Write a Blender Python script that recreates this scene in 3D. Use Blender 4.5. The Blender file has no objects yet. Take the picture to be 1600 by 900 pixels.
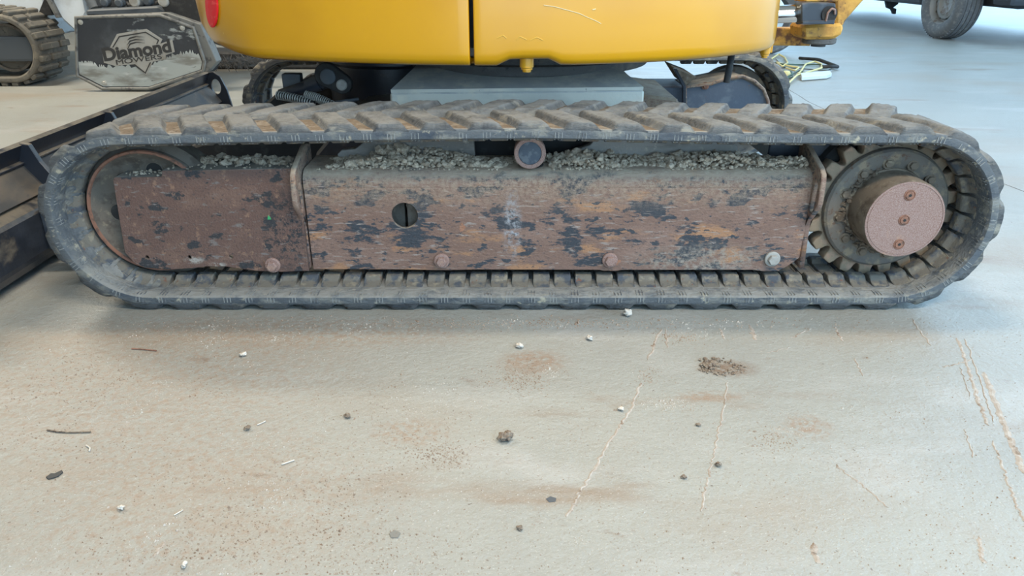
import bpy, bmesh, math, random
from mathutils import Matrix, Vector, noise
random.seed(7)
S = bpy.context.scene
C = S.collection
PI = math.pi

# ------------------------------------------------------------------ camera
FPX, PITCH, CAMH, CAMD = 1150.0, math.radians(24.3), .87, 1.775
cd = bpy.data.cameras.new('camera'); cam = bpy.data.objects.new('camera', cd); C.objects.link(cam)
cam.location = (0, -CAMD, CAMH); cam.rotation_euler = (PI/2-PITCH, 0, 0)
cd.sensor_width = 36; cd.lens = FPX/1600*36; cd.clip_start = .02; cd.clip_end = 200
S.camera = cam
# ------------------------------------------------------------------ sky and light
W = bpy.data.worlds.new('sky'); S.world = W; W.use_nodes = True
bg = W.node_tree.nodes['Background']; bg.inputs[0].default_value = (.47, .74, 1, 1); bg.inputs[1].default_value = 3.0
def area(name, loc, rot, sx, sy, power, col):
    l = bpy.data.lights.new(name, 'AREA'); l.shape = 'RECTANGLE'; l.size = sx; l.size_y = sy
    l.energy = power; l.color = col
    o = bpy.data.objects.new(name, l); C.objects.link(o); o.location = loc; o.rotation_euler = rot
    return o
area('unseen_overhead_light', (.2, 1.0, 4.3), (0, 0, 0), 1.3, .4, 110, (1, .85, .66))
area('unseen_overhead_light', (1.7, -2.5, 4.3), (0, 0, 0), 2.4, .6, 185, (1, .82, .60))  # unseen, added as warm fill from behind the camera
area('unseen_overhead_light', (-4.5, 3.2, 4.3), (0, 0, 0), 2.4, .5, 260, (1, .90, .74))  # unseen, strength set to brighten the floor at the back left
S.view_settings.view_transform = 'Standard'; S.view_settings.look = 'None'
S.view_settings.exposure = .30; S.view_settings.gamma = 1; S.view_settings.use_curve_mapping = False

# ------------------------------------------------------------------ measuring helpers (a photo point at a known real depth)
def ray(x, y):
    u = (x-800)/FPX; v = -(y-450)/FPX
    return (u, math.cos(PITCH)+v*math.sin(PITCH), -math.sin(PITCH)+v*math.cos(PITCH))
def P(x, y, Y):
    d = ray(x, y); t = (Y+CAMD)/d[1]; return Vector((d[0]*t, Y, CAMH+d[2]*t))
def G(x, y, Z=0.):
    d = ray(x, y); t = (Z-CAMH)/d[2]; return Vector((d[0]*t, -CAMD+d[1]*t, Z))

# ------------------------------------------------------------------ materials
def lin(c):
    return tuple(((v/255)/12.92 if v/255 <= .04045 else ((v/255+.055)/1.055)**2.4) for v in c)+(1,)
def mat(name, base, layers=(), rough=.8, metal=0., bump=.0, bscale=60., bstretch=(1,1,1), coat=0., rlay=None, dust=None, spec=.5, zdust=None, spots=()):
    """base sRGB; layers: (sRGB, scale, lo, hi, stretch, detail); dust: (sRGB, lo, hi) on faces that look up"""
    m = bpy.data.materials.new(name); m.use_nodes = True
    nt = m.node_tree; N = nt.nodes; L = nt.links
    b = N['Principled BSDF']; b.inputs['Roughness'].default_value = rough; b.inputs['Metallic'].default_value = metal
    b.inputs['Specular IOR Level'].default_value = spec
    if coat: b.inputs['Coat Weight'].default_value = coat; b.inputs['Coat Roughness'].default_value = .12
    geo = N.new('ShaderNodeNewGeometry')
    def nz(scale, stretch, detail, rgh=.6):
        mp = N.new('ShaderNodeMapping'); mp.inputs['Scale'].default_value = stretch
        mp.inputs['Location'].default_value = (scale*.37, scale*.11, 3.1)
        L.new(geo.outputs['Position'], mp.inputs['Vector'])
        t = N.new('ShaderNodeTexNoise'); t.inputs['Scale'].default_value = scale; t.inputs['Detail'].default_value = detail
        t.inputs['Roughness'].default_value = rgh
        L.new(mp.outputs[0], t.inputs['Vector']); return t.outputs['Fac']
    def mr(src, lo, hi, to=1.):
        r = N.new('ShaderNodeMapRange'); r.interpolation_type = 'SMOOTHSTEP'
        r.inputs[1].default_value = lo; r.inputs[2].default_value = hi; r.inputs[4].default_value = to
        L.new(src, r.inputs[0]); return r.outputs[0]
    cur = None
    def mix(fac, col):
        nonlocal cur
        x = N.new('ShaderNodeMix'); x.data_type = 'RGBA'
        L.new(fac, x.inputs[0])
        if cur is None: x.inputs[6].default_value = lin(base)
        else: L.new(cur, x.inputs[6])
        x.inputs[7].default_value = lin(col); cur = x.outputs[2]
    for (col, sc, lo, hi, st, de) in layers:
        mix(mr(nz(sc, st, de), lo, hi), col)
    if dust:
        sx = N.new('ShaderNodeSeparateXYZ'); L.new(geo.outputs['Normal'], sx.inputs[0])
        up = mr(sx.outputs['Z'], dust[1], dust[2])
        mu = N.new('ShaderNodeMath'); mu.operation = 'MULTIPLY'; L.new(up, mu.inputs[0]); L.new(mr(nz(14, (1,1,1), 6, .7), .3, .6), mu.inputs[1])
        mix(mu.outputs[0], dust[0])
    def mul(x, y):
        mu = N.new('ShaderNodeMath'); mu.operation = 'MULTIPLY'; L.new(x, mu.inputs[0]); L.new(y, mu.inputs[1]); return mu.outputs[0]
    if zdust:                                        # dust lying thicker towards one edge: (sRGB, z from, z to)
        sx = N.new('ShaderNodeSeparateXYZ'); L.new(geo.outputs['Position'], sx.inputs[0])
        mix(mul(mr(sx.outputs['Z'], zdust[1], zdust[2]), mr(nz(70, (1,1,1), 8, .8), .38, .62)), zdust[0])
    for (c_, rad, col, a0, a1) in spots:             # a worn or stained patch: centre, radii, sRGB, noise range
        mp = N.new('ShaderNodeMapping'); mp.vector_type = 'POINT'; mp.inputs['Scale'].default_value = [1/r_ for r_ in rad]
        mp.inputs['Location'].default_value = [-q/r_ for q, r_ in zip(c_, rad)]
        L.new(geo.outputs['Position'], mp.inputs['Vector']); ln = N.new('ShaderNodeVectorMath'); ln.operation = 'LENGTH'; L.new(mp.outputs[0], ln.inputs[0])
        rr = N.new('ShaderNodeMapRange'); rr.interpolation_type = 'SMOOTHSTEP'
        rr.inputs[1].default_value = 1; rr.inputs[2].default_value = .3; L.new(ln.outputs['Value'], rr.inputs[0])
        mix(mul(rr.outputs[0], mr(nz(60, (1,1,1), 10, .8), a0, a1)), col)
    if cur is None: b.inputs['Base Color'].default_value = lin(base)
    else: L.new(cur, b.inputs['Base Color'])
    if bump:
        bp = N.new('ShaderNodeBump'); bp.inputs['Strength'].default_value = 1; bp.inputs['Distance'].default_value = bump
        L.new(nz(bscale, bstretch, 8, .65), bp.inputs['Height']); L.new(bp.outputs[0], b.inputs['Normal'])
    if rlay:
        L.new(mr(nz(*rlay[0]), rlay[1], rlay[2], 1), (r2 := N.new('ShaderNodeMapRange')).inputs[0])
        r2.inputs[3].default_value = rlay[3]; r2.inputs[4].default_value = rlay[4]; L.new(r2.outputs[0], b.inputs['Roughness'])
    return m
I3 = (1,1,1)
M = {}
M['concrete'] = mat('concrete_floor', (148,149,143), [
    ((138,139,134), 1.3, .35, .7, (1,1,1), 8), ((157,157,153), 3.1, .5, .72, (.6,1.4,1), 9),
    ((143,136,125), 1.2, .49, .68, (.7,1.5,1), 14), ((134,122,109), 2.6, .57, .72, (.6,1.8,1), 15),
    ((121,107,95), 9., .64, .74, (.8,1.4,1), 15), ((134,128,121), 160, .60, .68, (1,1,1), 3), ((166,164,158), 220, .61, .67, I3, 3), ((108,102,95), 60, .715, .75, (1,1,1), 2)],
    rough=.40, bump=.004, bscale=55, spec=.6,
    spots=[((-.9, -.35, 0), (.75, .5, 1), (141,125,110), .42, .66), ((-.55, -.75, 0), (.5, .3, 1), (141,125,110), .44, .66), ((-.5, -.12, 0), (.6, .12, 1), (141,125,110), .42, .62), ((.05, -.27, 0), (.11, .08, 1), (140,122,106), .38, .58),
           ((.5, -.30, 0), (.09, .05, 1), (118,102,88), .36, .56), ((.43, -.42, 0), (.10, .03, 1), (141,125,110), .40, .58), ((.6, -.53, 0), (.07, .06, 1), (141,125,110), .42, .60), ((-.2, -.55, 0), (.12, .07, 1), (141,125,110), .42, .62)])
M['joint'] = mat('joint_dark', (96,92,86), rough=.9)
M['scratch'] = mat('scratch_dust', (156,146,135), [((170,164,156), 60, .45, .65, I3, 4), ((126,110,95), 30, .54, .66, I3, 4)], rough=.95, bump=.002, bscale=200)
M['rubber'] = mat('track_rubber', (92,97,101), [((64,72,82), 9, .5, .68, (.7,1,1), 6), ((128,128,122), 22, .48, .66, (.6,1,1.4), 12), ((164,158,140), 40, .57, .68, (.8,1,1), 10)],
    rough=.85, bump=.007, bscale=90, bstretch=(.5,1,1), dust=((142,140,134), .2, .9))
M['tread'] = mat('tread_rubber', (94,96,97), [((68,71,75), 20, .48, .64, (.35,1,1), 12), ((148,144,132), 26, .53, .68, (.5,1,1), 12)],
    rough=.88, bump=.014, bscale=70, bstretch=(.3,1.6,1), dust=((130,131,129), .3, .9))
M['bars'] = mat('dusty_moulded_bar', (136,138,136), [((90,94,98), 30, .5, .62, I3, 4)], rough=.9)
M['groove'] = mat('packed_mud', (108,95,80), [((134,125,112), 30, .45, .65, I3, 8), ((80,68,56), 60, .56, .68, I3, 6)], rough=.95, bump=.006, bscale=120)
M['guide'] = mat('guide_rubber', (108,103,94), [((72,77,84), 26, .48, .62, I3, 5), ((132,124,108), 40, .54, .66, I3, 8), ((112,82,68), 60, .64, .7, I3, 4)], rough=.88, bump=.003, bscale=110)
M['rust'] = mat('rusty_paint', (124,98,86), [((136,110,98), 5, .48, .66, (.6,1,1.6), 8), ((160,120,90), 12, .54, .64, (.5,1,1.5), 12),
    ((56,61,68), 17, .535, .575, (.55,1,1.3), 14), ((150,138,130), 70, .56, .66, (.3,1,1.8), 8), ((98,82,76), 150, .56, .68, (.5,1,1), 8), ((60,64,70), 48, .585, .615, (.5,1,1.2), 12), ((156,112,88), 26, .68, .72, I3, 10), ((128,112,104), 6, .6, .7, (.3,1,2), 12)],
    rough=.78, bump=.004, bscale=180, bstretch=(.5,1,1), dust=((172,158,138), .3, .8), zdust=((156,138,120), .23, .345),
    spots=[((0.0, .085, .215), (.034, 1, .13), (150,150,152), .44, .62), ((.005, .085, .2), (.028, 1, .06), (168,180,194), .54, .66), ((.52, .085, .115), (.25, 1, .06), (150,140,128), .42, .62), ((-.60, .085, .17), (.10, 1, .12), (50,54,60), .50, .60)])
M['rustdark'] = mat('rusty_cover', (106,82,73), [((120,94,82), 9, .47, .64, (.8,1,1.2), 12), ((54,55,58), 26, .565, .61, (.7,1,1.1), 14), ((138,108,90), 44, .58, .68, I3, 10), ((122,114,110), 70, .58, .68, (.4,1,1.4), 9), ((84,70,67), 150, .56, .68, I3, 6)],
    rough=.8, bump=.004, bscale=180, dust=((132,126,116), .35, .9),
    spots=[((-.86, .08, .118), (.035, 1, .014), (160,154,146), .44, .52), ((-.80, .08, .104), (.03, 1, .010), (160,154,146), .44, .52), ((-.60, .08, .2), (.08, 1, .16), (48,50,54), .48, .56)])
M['hub'] = mat('hub_rust', (140,113,104), [((158,138,130), 420, .5, .62, I3, 3), ((126,94,82), 300, .54, .64, I3, 4), ((162,132,114), 24, .58, .7, I3, 8)], rough=.75, bump=.0012, bscale=260)
M['hubside'] = mat('hub_side_mud', (112,100,86), [((84,72,60), 20, .45, .65, I3, 6), ((132,120,102), 45, .55, .68, I3, 6)], rough=.9, bump=.002, bscale=120)
M['sprocket'] = mat('sprocket_steel', (104,98,90), [((96,92,88), 9, .5, .64, I3, 9), ((134,120,100), 22, .50, .64, I3, 12), ((98,78,64), 60, .57, .67, I3, 8)], rough=.82, bump=.002, bscale=120)
M['sprockettan'] = mat('sprocket_tan', (138,122,102), [((160,132,112), 30, .5, .65, I3, 8), ((104,96,86), 16, .55, .68, I3, 8)], rough=.88, bump=.002, bscale=150)
M['idler'] = mat('idler_steel', (104,97,88), [((84,76,68), 24, .5, .66, I3, 9), ((130,120,104), 40, .55, .68, I3, 9)], rough=.85, bump=.002, bscale=150)
M['lip'] = mat('rust_lip', (138,98,80), [((104,80,68), 60, .5, .64, I3, 5)], rough=.8, bump=.002, bscale=160)
M['grime'] = mat('grimy_steel', (92,91,89), [((118,113,106), 20, .5, .68, (.5,1,1), 9), ((66,66,68), 40, .6, .7, I3, 6)], rough=.88, bump=.003, bscale=120, dust=((132,127,117), .4, .95))
M['rail'] = mat('dusty_rail', (146,142,136), [((122,118,112), 14, .46, .64, (.4,1,1.4), 10), ((172,164,150), 50, .56, .68, I3, 8)], rough=.9, bump=.002, bscale=140)
M['dirt'] = mat('dry_dirt', (192,178,158), [((150,136,118), 50, .45, .65, I3, 5), ((176,168,156), 120, .6, .7, I3, 3)], rough=.97, bump=.004, bscale=220)
M['grit'] = mat('tan_grit', (150,132,115), [((182,172,160), 8, .5, .6, I3, 2), ((134,112,94), 14, .55, .65, I3, 2)], rough=.95)
M['clod'] = mat('dark_clod', (124,110,96), [((150,138,122), 120, .5, .62, I3, 4), ((78,66,58), 90, .56, .66, I3, 4)], rough=.95, bump=.003, bscale=260)
M['stone'] = mat('pale_stone', (200,194,184), [((166,158,146), 110, .5, .65, I3, 4)], rough=.9, bump=.002, bscale=200)
M['flake'] = mat('black_flake', (40,44,48), rough=.6)
M['yellow'] = mat('yellow_paint', (214,154,12), [((206,146,12), 2.5, .4, .7, I3, 3), ((226,180,84), 70, .735, .76, (.5,1,.5), 3)], rough=.32, coat=.5, bump=.0002, bscale=9)
M['pale'] = mat('bare_scratch', (240,226,180), rough=.5)
M['yellowpale'] = mat('scuffed_yellow', (226,178,70), rough=.5)
M['yellowrust'] = mat('worn_yellow', (212,160,74), [((120,84,58), 14, .52, .62, I3, 9), ((176,128,60), 8, .5, .65, I3, 6), ((78,60,48), 30, .6, .68, I3, 8)], rough=.7, bump=.002, bscale=120)
M['carbody'] = mat('dusty_grey_steel', (208,206,194), [((190,189,180), 6, .45, .66, (.6,1,1.5), 8), ((214,208,192), 16, .54, .68, I3, 9), ((110,106,102), 60, .68, .73, (2,1,.7), 6)], rough=.85, bump=.001, bscale=90, dust=((176,177,175), .3, .8))
M['black'] = mat('black_paint', (36,41,50), [((58,64,74), 6, .5, .7, (1,.5,1), 7), ((108,102,92), 9, .60, .76, (1,.6,1), 11)], rough=.34, bump=.0006, bscale=60, dust=((112,106,96), .2, 1.0))
M['bladeback'] = mat('dusty_black_sheet', (62,62,62), [((92,84,74), 5, .45, .62, (1,.5,1), 9), ((44,48,54), 9, .52, .66, (1,.6,1), 8), ((126,120,110), 30, .66, .72, I3, 6)], rough=.5)
M['blackmatt'] = mat('matt_black', (38,38,38), [((60,59,57), 20, .5, .7, I3, 6)], rough=.75, bump=.001, bscale=100)
M['darkblue'] = mat('scuffed_blue_black', (84,93,107), [((106,114,124), 14, .5, .68, I3, 8), ((120,92,84), 22, .62, .7, I3, 8), ((190,192,190), 90, .73, .76, (1,1,1), 3)], rough=.6, bump=.001, bscale=100)
M['blue'] = mat('blue_black_paint', (54,60,69), [((76,82,90), 14, .5, .7, I3, 8)], rough=.42)
M['chrome'] = mat('chrome_rod', (225,226,228), rough=.12, metal=1)
M['cap'] = mat('dark_blue_cap', (66,76,88), [((92,100,108), 60, .5, .66, I3, 5)], rough=.6, bump=.001, bscale=200)
M['red'] = mat('red_reflector', (226,32,40), [((236,70,66), 60, .55, .65, I3, 3)], rough=.25)
M['white'] = mat('white_panel', (206,214,220), [((184,190,194), 5, .5, .7, I3, 6), ((150,146,138), 20, .66, .74, I3, 8)], rough=.5)
M['cold_grey'] = mat('slate_plate', (72,78,84), [((88,94,98), 7, .5, .7, (.5,1,1), 6)], rough=.6)
M['mowerplate'] = mat('scraped_black_plate', (52,55,60), [((70,74,78), 5, .5, .7, I3, 8), ((150,156,156), 9, .60, .66, (.5,1,1.3), 12)], rough=.6)
M['scrape'] = mat('scraped_bare_steel', (160,166,164), [((122,122,116), 6, .48, .66, (.5,1,1.8), 10), ((186,190,188), 12, .56, .68, (.4,1,2), 10), ((80,80,78), 16, .62, .68, (.4,1,1.6), 12)], rough=.65)
M['badge'] = mat('badge_grey', (158,156,150), [((138,134,126), 12, .5, .65, I3, 6)], rough=.65)
M['letter'] = mat('badge_dark', (52,52,52), rough=.7)
M['edge'] = mat('worn_edge', (112,112,108), [((78,78,78), 20, .5, .62, I3, 6)], rough=.6)
M['tyre'] = mat('tyre_rubber', (100,102,104), [((126,126,124), 24, .5, .66, I3, 6)], rough=.85, bump=.002, bscale=80)
M['oldrubber'] = mat('muddy_track_rubber', (98,94,86), [((118,112,100), 12, .5, .66, I3, 7), ((70,68,64), 25, .58, .68, I3, 6)], rough=.9, bump=.003, bscale=60)
M['rim'] = mat('steel_rim', (142,142,140), [((112,100,90), 12, .52, .66, I3, 6)], rough=.55, metal=.3)
M['under'] = mat('dark_underbody', (52,56,62), [((74,78,82), 5, .5, .7, I3, 5)], rough=.8)
M['ycord'] = mat('yellow_cord', (214,200,140), rough=.6)
M['gcord'] = mat('green_cord', (62,86,72), rough=.6)
M['card'] = mat('grey_green_board', (150,160,158), [((130,140,136), 8, .5, .7, I3, 5)], rough=.8)
M['clear'] = mat('white_tray', (206,212,214), rough=.4)
M['wall'] = mat('painted_steel_wall', (190,190,186), [((176,176,172), .8, .4, .7, I3, 4)], rough=.7)
M['green'] = mat('green_fleck', (60,160,100), rough=.6)
M['silver'] = mat('zinc_bolt', (176,176,170), rough=.5, metal=.4)

# ------------------------------------------------------------------ mesh helpers
def link(name, me, m=None, parent=None, smooth=False):
    o = bpy.data.objects.new(name, me); C.objects.link(o)
    if m is not None and not me.materials: me.materials.append(M[m] if isinstance(m, str) else m)
    if smooth:
        for p in me.polygons: p.use_smooth = True
    if parent is not None:
        o.parent = parent
        if parent.type == 'EMPTY': o.matrix_parent_inverse = Matrix.Translation(-parent.location)
    return o
def tag(o, label, cat, group=None, kind=None):
    o['label'] = label
    if cat: o['category'] = cat
    if group: o['group'] = group
    if kind: o['kind'] = kind
    return o
def root(name, loc, label, cat, group=None):
    o = bpy.data.objects.new(name, None); C.objects.link(o); o.location = loc; o.empty_display_size = .1
    return tag(o, label, cat, group)
def struct(o): o['kind'] = 'structure'; return o
def bm_me(bm, name='mesh'):
    bmesh.ops.recalc_face_normals(bm, faces=bm.faces[:])
    me = bpy.data.meshes.new(name); bm.to_mesh(me); bm.free(); return me
def add_box(bm, lo, hi, mtx=None):
    vs = [bm.verts.new((x, y, z)) for z in (lo[2], hi[2]) for y in (lo[1], hi[1]) for x in (lo[0], hi[0])]
    for f in ((0,2,3,1),(4,5,7,6),(0,1,5,4),(2,6,7,3),(0,4,6,2),(1,3,7,5)): bm.faces.new([vs[i] for i in f])
    if mtx is not None:
        for v in vs: v.co = mtx @ v.co
    return vs
def box(name, lo, hi, m, parent=None, bev=.004, mtx=None):
    bm = bmesh.new(); add_box(bm, lo, hi, mtx)
    if bev: bmesh.ops.bevel(bm, geom=bm.edges[:], offset=bev, segments=2, affect='EDGES', profile=.6)
    return link(name, bm_me(bm, name), m, parent)
def prism(name, pts, vec, m, parent=None, bev=.003):
    """closed 3-D polygon pushed along vec"""
    bm = bmesh.new(); a = [bm.verts.new(p) for p in pts]; f = bm.faces.new(a)
    r = bmesh.ops.extrude_face_region(bm, geom=[f])
    for v in [g for g in r['geom'] if isinstance(g, bmesh.types.BMVert)]: v.co += Vector(vec)
    if bev: bmesh.ops.bevel(bm, geom=bm.edges[:], offset=bev, segments=1, affect='EDGES')
    return link(name, bm_me(bm, name), m, parent)
def lathe_bm(bm, prof, centre, axis='Y', seg=48, closed=False):
    """prof: (radius, along) ; axis Y or X through centre"""
    rings = []
    for (r, a) in prof:
        ring = []
        for i in range(seg):
            t = 2*PI*i/seg; c, s = math.cos(t)*r, math.sin(t)*r
            p = (centre[0]+c, centre[1]+a, centre[2]+s) if axis == 'Y' else ((centre[0]+a, centre[1]+c, centre[2]+s) if axis == 'X' else (centre[0]+c, centre[1]+s, centre[2]+a))
            ring.append(bm.verts.new(p))
        rings.append(ring)
    n = len(rings)
    for k in range(n if closed else n-1):
        a, b = rings[k], rings[(k+1) % n]
        for i in range(seg): bm.faces.new((a[i], a[(i+1) % seg], b[(i+1) % seg], b[i]))
    if not closed:
        bm.faces.new(rings[0]); bm.faces.new(rings[-1])
def lathe(name, prof, centre, m, parent=None, axis='Y', seg=48, closed=False, mtx=None, auto=True):
    bm = bmesh.new(); lathe_bm(bm, prof, centre, axis, seg, closed)
    if mtx is not None: bmesh.ops.transform(bm, matrix=mtx, verts=bm.verts[:])
    o = link(name, bm_me(bm, name), m, parent)
    if auto: shade(o)
    return o
def shade(o, ang=35):
    me = o.data
    bm = bmesh.new(); bm.from_mesh(me)
    for f in bm.faces: f.smooth = True
    for e in bm.edges:
        if len(e.link_faces) == 2 and e.calc_face_angle(0) > math.radians(ang): e.smooth = False
    bm.to_mesh(me); bm.free()
def curve_mesh(cu):
    o = bpy.data.objects.new('tmp', cu); C.objects.link(o)
    dg = bpy.context.evaluated_depsgraph_get(); me = bpy.data.meshes.new_from_object(o.evaluated_get(dg))
    bpy.data.objects.remove(o); bpy.data.curves.remove(cu); me.materials.clear(); return me
def tube(name, pts, r, m, parent=None, cyclic=False, smooth=True, res=3):
    cu = bpy.data.curves.new(name, 'CURVE'); cu.dimensions = '3D'; cu.bevel_depth = r; cu.bevel_resolution = res; cu.use_fill_caps = True
    if smooth and len(pts) > 2:
        sp = cu.splines.new('NURBS'); sp.order_u = 3; sp.use_endpoint_u = True; sp.resolution_u = 6
        sp.points.add(len(pts)-1)
        for i, p in enumerate(pts): sp.points[i].co = (*p, 1)
    else:
        sp = cu.splines.new('POLY'); sp.points.add(len(pts)-1)
        for i, p in enumerate(pts): sp.points[i].co = (*p, 1)
    sp.use_cyclic_u = cyclic
    me = curve_mesh(cu); o = link(name, me, m, parent); shade(o, 50); return o
def circ(cx, cy, r, n=24, ry=None): return [(cx+r*math.cos(2*PI*i/n), cy+(ry or r)*math.sin(2*PI*i/n)) for i in range(n)]
def plate(name, outer, holes, thick, mtx, m, parent=None, bev=.002):
    """flat plate with holes: 2-D outline filled, thickened, bevelled, then placed by mtx (local x,y outline, z thickness)"""
    cu = bpy.data.curves.new(name, 'CURVE'); cu.dimensions = '2D'; cu.fill_mode = 'BOTH'
    cu.extrude = thick/2-bev; cu.bevel_depth = bev; cu.bevel_resolution = 1; cu.offset = -bev
    for k, loop in enumerate([outer]+list(holes)):
        ar = sum(a[0]*b[1]-b[0]*a[1] for a, b in zip(loop, loop[1:]+loop[:1]))
        if (ar < 0) != (k > 0): loop = loop[::-1]
        sp = cu.splines.new('POLY'); sp.points.add(len(loop)-1); sp.use_cyclic_u = True
        for i, p in enumerate(loop): sp.points[i].co = (p[0], p[1], 0, 1)
    me = curve_mesh(cu); me.transform(mtx); return link(name, me, m, parent)
XZ = lambda Y: Matrix(((1,0,0,0),(0,0,-1,Y),(0,1,0,0),(0,0,0,1)))       # outline (x,z) standing at depth Y
YZ = lambda X: Matrix(((0,0,1,X),(1,0,0,0),(0,1,0,0),(0,0,0,1)))        # outline (y,z) standing at X
def hexbolt(name, c, r, h, m, parent, axis='Y', washer=True):
    bm = bmesh.new()
    if washer: lathe_bm(bm, [(r*1.45, 0), (r*1.45, -h*.3), (r*1.3, -h*.4)], c, 'Y', 24)
    lathe_bm(bm, [(r, 0), (r, -h*.85), (r*.86, -h), (r*.5, -h)], c, 'Y', 6)
    return link(name, bm_me(bm, name), m, parent)
ICO = {}
for sub in (1, 3):
    b_ = bmesh.new(); bmesh.ops.create_icosphere(b_, subdivisions=sub, radius=1); b_.verts.index_update()
    ICO[sub] = ([v.co.copy() for v in b_.verts], [[v.index for v in f.verts] for f in b_.faces]); b_.free()
class Rocks:
    """many lumps collected into one mesh"""
    def __init__(self): self.v = []; self.f = []
    def add(self, c, r, sub=1, squash=.7, rough=.35):
        off = Vector((random.random()*90, random.random()*90, random.random()*90)); a = random.random()*6.28
        ca, sa = math.cos(a)*r, math.sin(a)*r; sx = random.uniform(.7, 1.35); V, F = ICO[sub]; n = len(self.v)
        for co in V:
            d = 1+rough*noise.noise(co*1.7+off)*1.6; x, y = co.x*d*sx, co.y*d
            self.v.append((c[0]+x*ca-y*sa, c[1]+x*sa+y*ca, c[2]+co.z*d*squash*r))
        self.f += [[i+n for i in f] for f in F]
    def mesh(self, drop=False):
        if drop:
            lo = min(v[2] for v in self.v)-.0002; self.v = [(x, y, z-lo) for x, y, z in self.v]
        me = bpy.data.meshes.new('rocks'); me.from_pydata(self.v, [], self.f); return me

# ================================================================== THE PLACE
bm = bmesh.new(); bmesh.ops.create_grid(bm, x_segments=1, y_segments=1, size=30)
floor = struct(link('floor', bm_me(bm), 'concrete')); floor['label'] = 'dusty pale concrete shop floor with scratches and tan dirt'
def ribbon(name, pts, w, m, h=.0012):
    bm = bmesh.new(); prev = None
    for i, p in enumerate(pts):
        d = (pts[min(i+1, len(pts)-1)]-pts[max(i-1, 0)]).normalized(); n = Vector((-d.y, d.x, 0))
        k = w*random.uniform(.45, .75)*(0.25 if i in (0, len(pts)-1) else 1)
        row = [bm.verts.new(p+n*s*k*.5+Vector((0, 0, z))) for s, z in ((-1, .0002), (0, h), (1, .0002))]
        if prev:
            for j in (0, 1): bm.faces.new((prev[j], prev[j+1], row[j+1], row[j]))
        prev = row
    return link(name, bm_me(bm), m, floor)
def gline(pp, n=14, wob=.003):
    out = []
    for (a, b) in zip(pp, pp[1:]):
        A, B = G(*a), G(*b)
        for k in range(n): out.append(A.lerp(B, k/n)+Vector((random.uniform(-wob, wob), random.uniform(-wob, wob), 0)))
    out.append(G(*pp[-1])); return out
for pp, w in [([(1034,513),(1012,562)], .010), ([(1002,598),(985,640),(952,690),(925,740),(905,770),(885,808)], .009), ([(1138,596),(1128,650),(1118,700),(1108,745),(1096,800)], .007),
              ([(1040,512),(1043,545)], .006), ([(1496,528),(1512,575),(1528,625),(1545,665)], .012), ([(1538,583),(1560,640),(1580,690),(1600,740)], .020),
              ([(1552,690),(1568,735),(1588,790),(1600,815)], .008), ([(1508,530),(1534,600),(1552,660)], .006), ([(1472,574),(1520,562)], .006), ([(1304,510),(1318,534)], .010), ([(1424,498),(1455,540)], .008),
              ([(1305,726),(1340,752),(1388,793)], .006), ([(1124,513),(1132,530)], .010), ([(1170,508),(1182,532)], .016), ([(1236,528),(1268,514)], .006),
              ([(1528,838),(1536,880)], .012), ([(1336,560),(1348,588)], .006), ([(1500,575),(1515,620)], .004), ([(1508,670),(1520,715)], .005), ([(1270,850),(1276,880)], .016), ([(1198,552),(1236,543)], .004),
              ([(240,870),(255,850)], .010)]:
    ribbon('scratch', gline(pp), w, 'scratch')
ribbon('slab_joint', gline([(1215,129),(1265,160),(1330,190)], 8, .002)+gline([(1470,250),(1586,294),(1610,303)], 6, .002), .010, 'joint', .0006)
# shed around the machine: roof, two walls, open to the right and behind the viewer
struct(box('ceiling', (-9, -3.2, 4.5), (4.2, 10, 4.62), 'wall', None, 0))
struct(box('wall_left', (-9.2, -3.2, 0), (-9, 10, 4.5), 'wall', None, 0))
struct(box('front_shade_wall', (-9.2, -3.4, 0), (-.9, -3.2, 4.62), 'wall', None, 0))  # unseen, added to hold back sky light from the front left
struct(box('wall_back', (-9.2, 10, 0), (1.2, 10.2, 4.62), 'wall', None, 0))

# ================================================================== EXCAVATOR
EX = root('mini_excavator', (0, .95, 0), 'yellow mini excavator with rusty undercarriage, worn rubber track in the foreground', 'excavator')
# ---- track path
BT, LH = .026, .018
CL, RL = (-.962, .246), .202
CR, RR = (1.007, .2485), .2045
ZB = BT+LH
raw = [(-.962+(1.007+.962)*i/80, ZB) for i in range(81)]
raw += [(CR[0]+RR*math.cos(a), CR[1]+RR*math.sin(a)) for a in [-PI/2+PI*i/60 for i in range(1, 61)]]
zl, zr, zm, xm = CL[1]+RL, CR[1]+RR, .464, .05
for i in range(1, 80):
    x = CR[0]+(CL[0]-CR[0])*i/80
    if x > xm: t = (x-xm)/(CR[0]-xm); z = zm+(zr-zm)*(t*t*(3-2*t))-.004*math.sin(PI*t)
    else: t = (xm-x)/(xm-CL[0]); z = zm+(zl-zm)*(t**1.25)
    raw.append((x, z))
raw += [(CL[0]+RL*math.cos(a), CL[1]+RL*math.sin(a)) for a in [PI/2+PI*i/60 for i in range(0, 60)]]
raw = [Vector((x, 0, z)) for x, z in raw]
cum = [0]
for a, b in zip(raw, raw[1:]+raw[:1]): cum.append(cum[-1]+(b-a).length)
LOOP = cum[-1]; NL = 90; PITCHL = LOOP/NL
def path(s):
    s %= LOOP
    lo = 0; hi = len(raw)
    while hi-lo > 1:
        mid = (lo+hi)//2
        if cum[mid] <= s: lo = mid
        else: hi = mid
    t = (s-cum[lo])/(cum[lo+1]-cum[lo]); return raw[lo].lerp(raw[(lo+1) % len(raw)], t)
def frame(s):
    p = path(s); d = (path(s+.012)-path(s-.012)).normalized(); n = Vector((d.z, 0, -d.x))     # n: outward
    return Matrix(((d.x, 0, n.x, p.x), (0, 1, 0, 0), (d.z, 0, n.z, p.z), (0, 0, 0, 1)))        # local x along, y across, z outward
WT = .32
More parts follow.
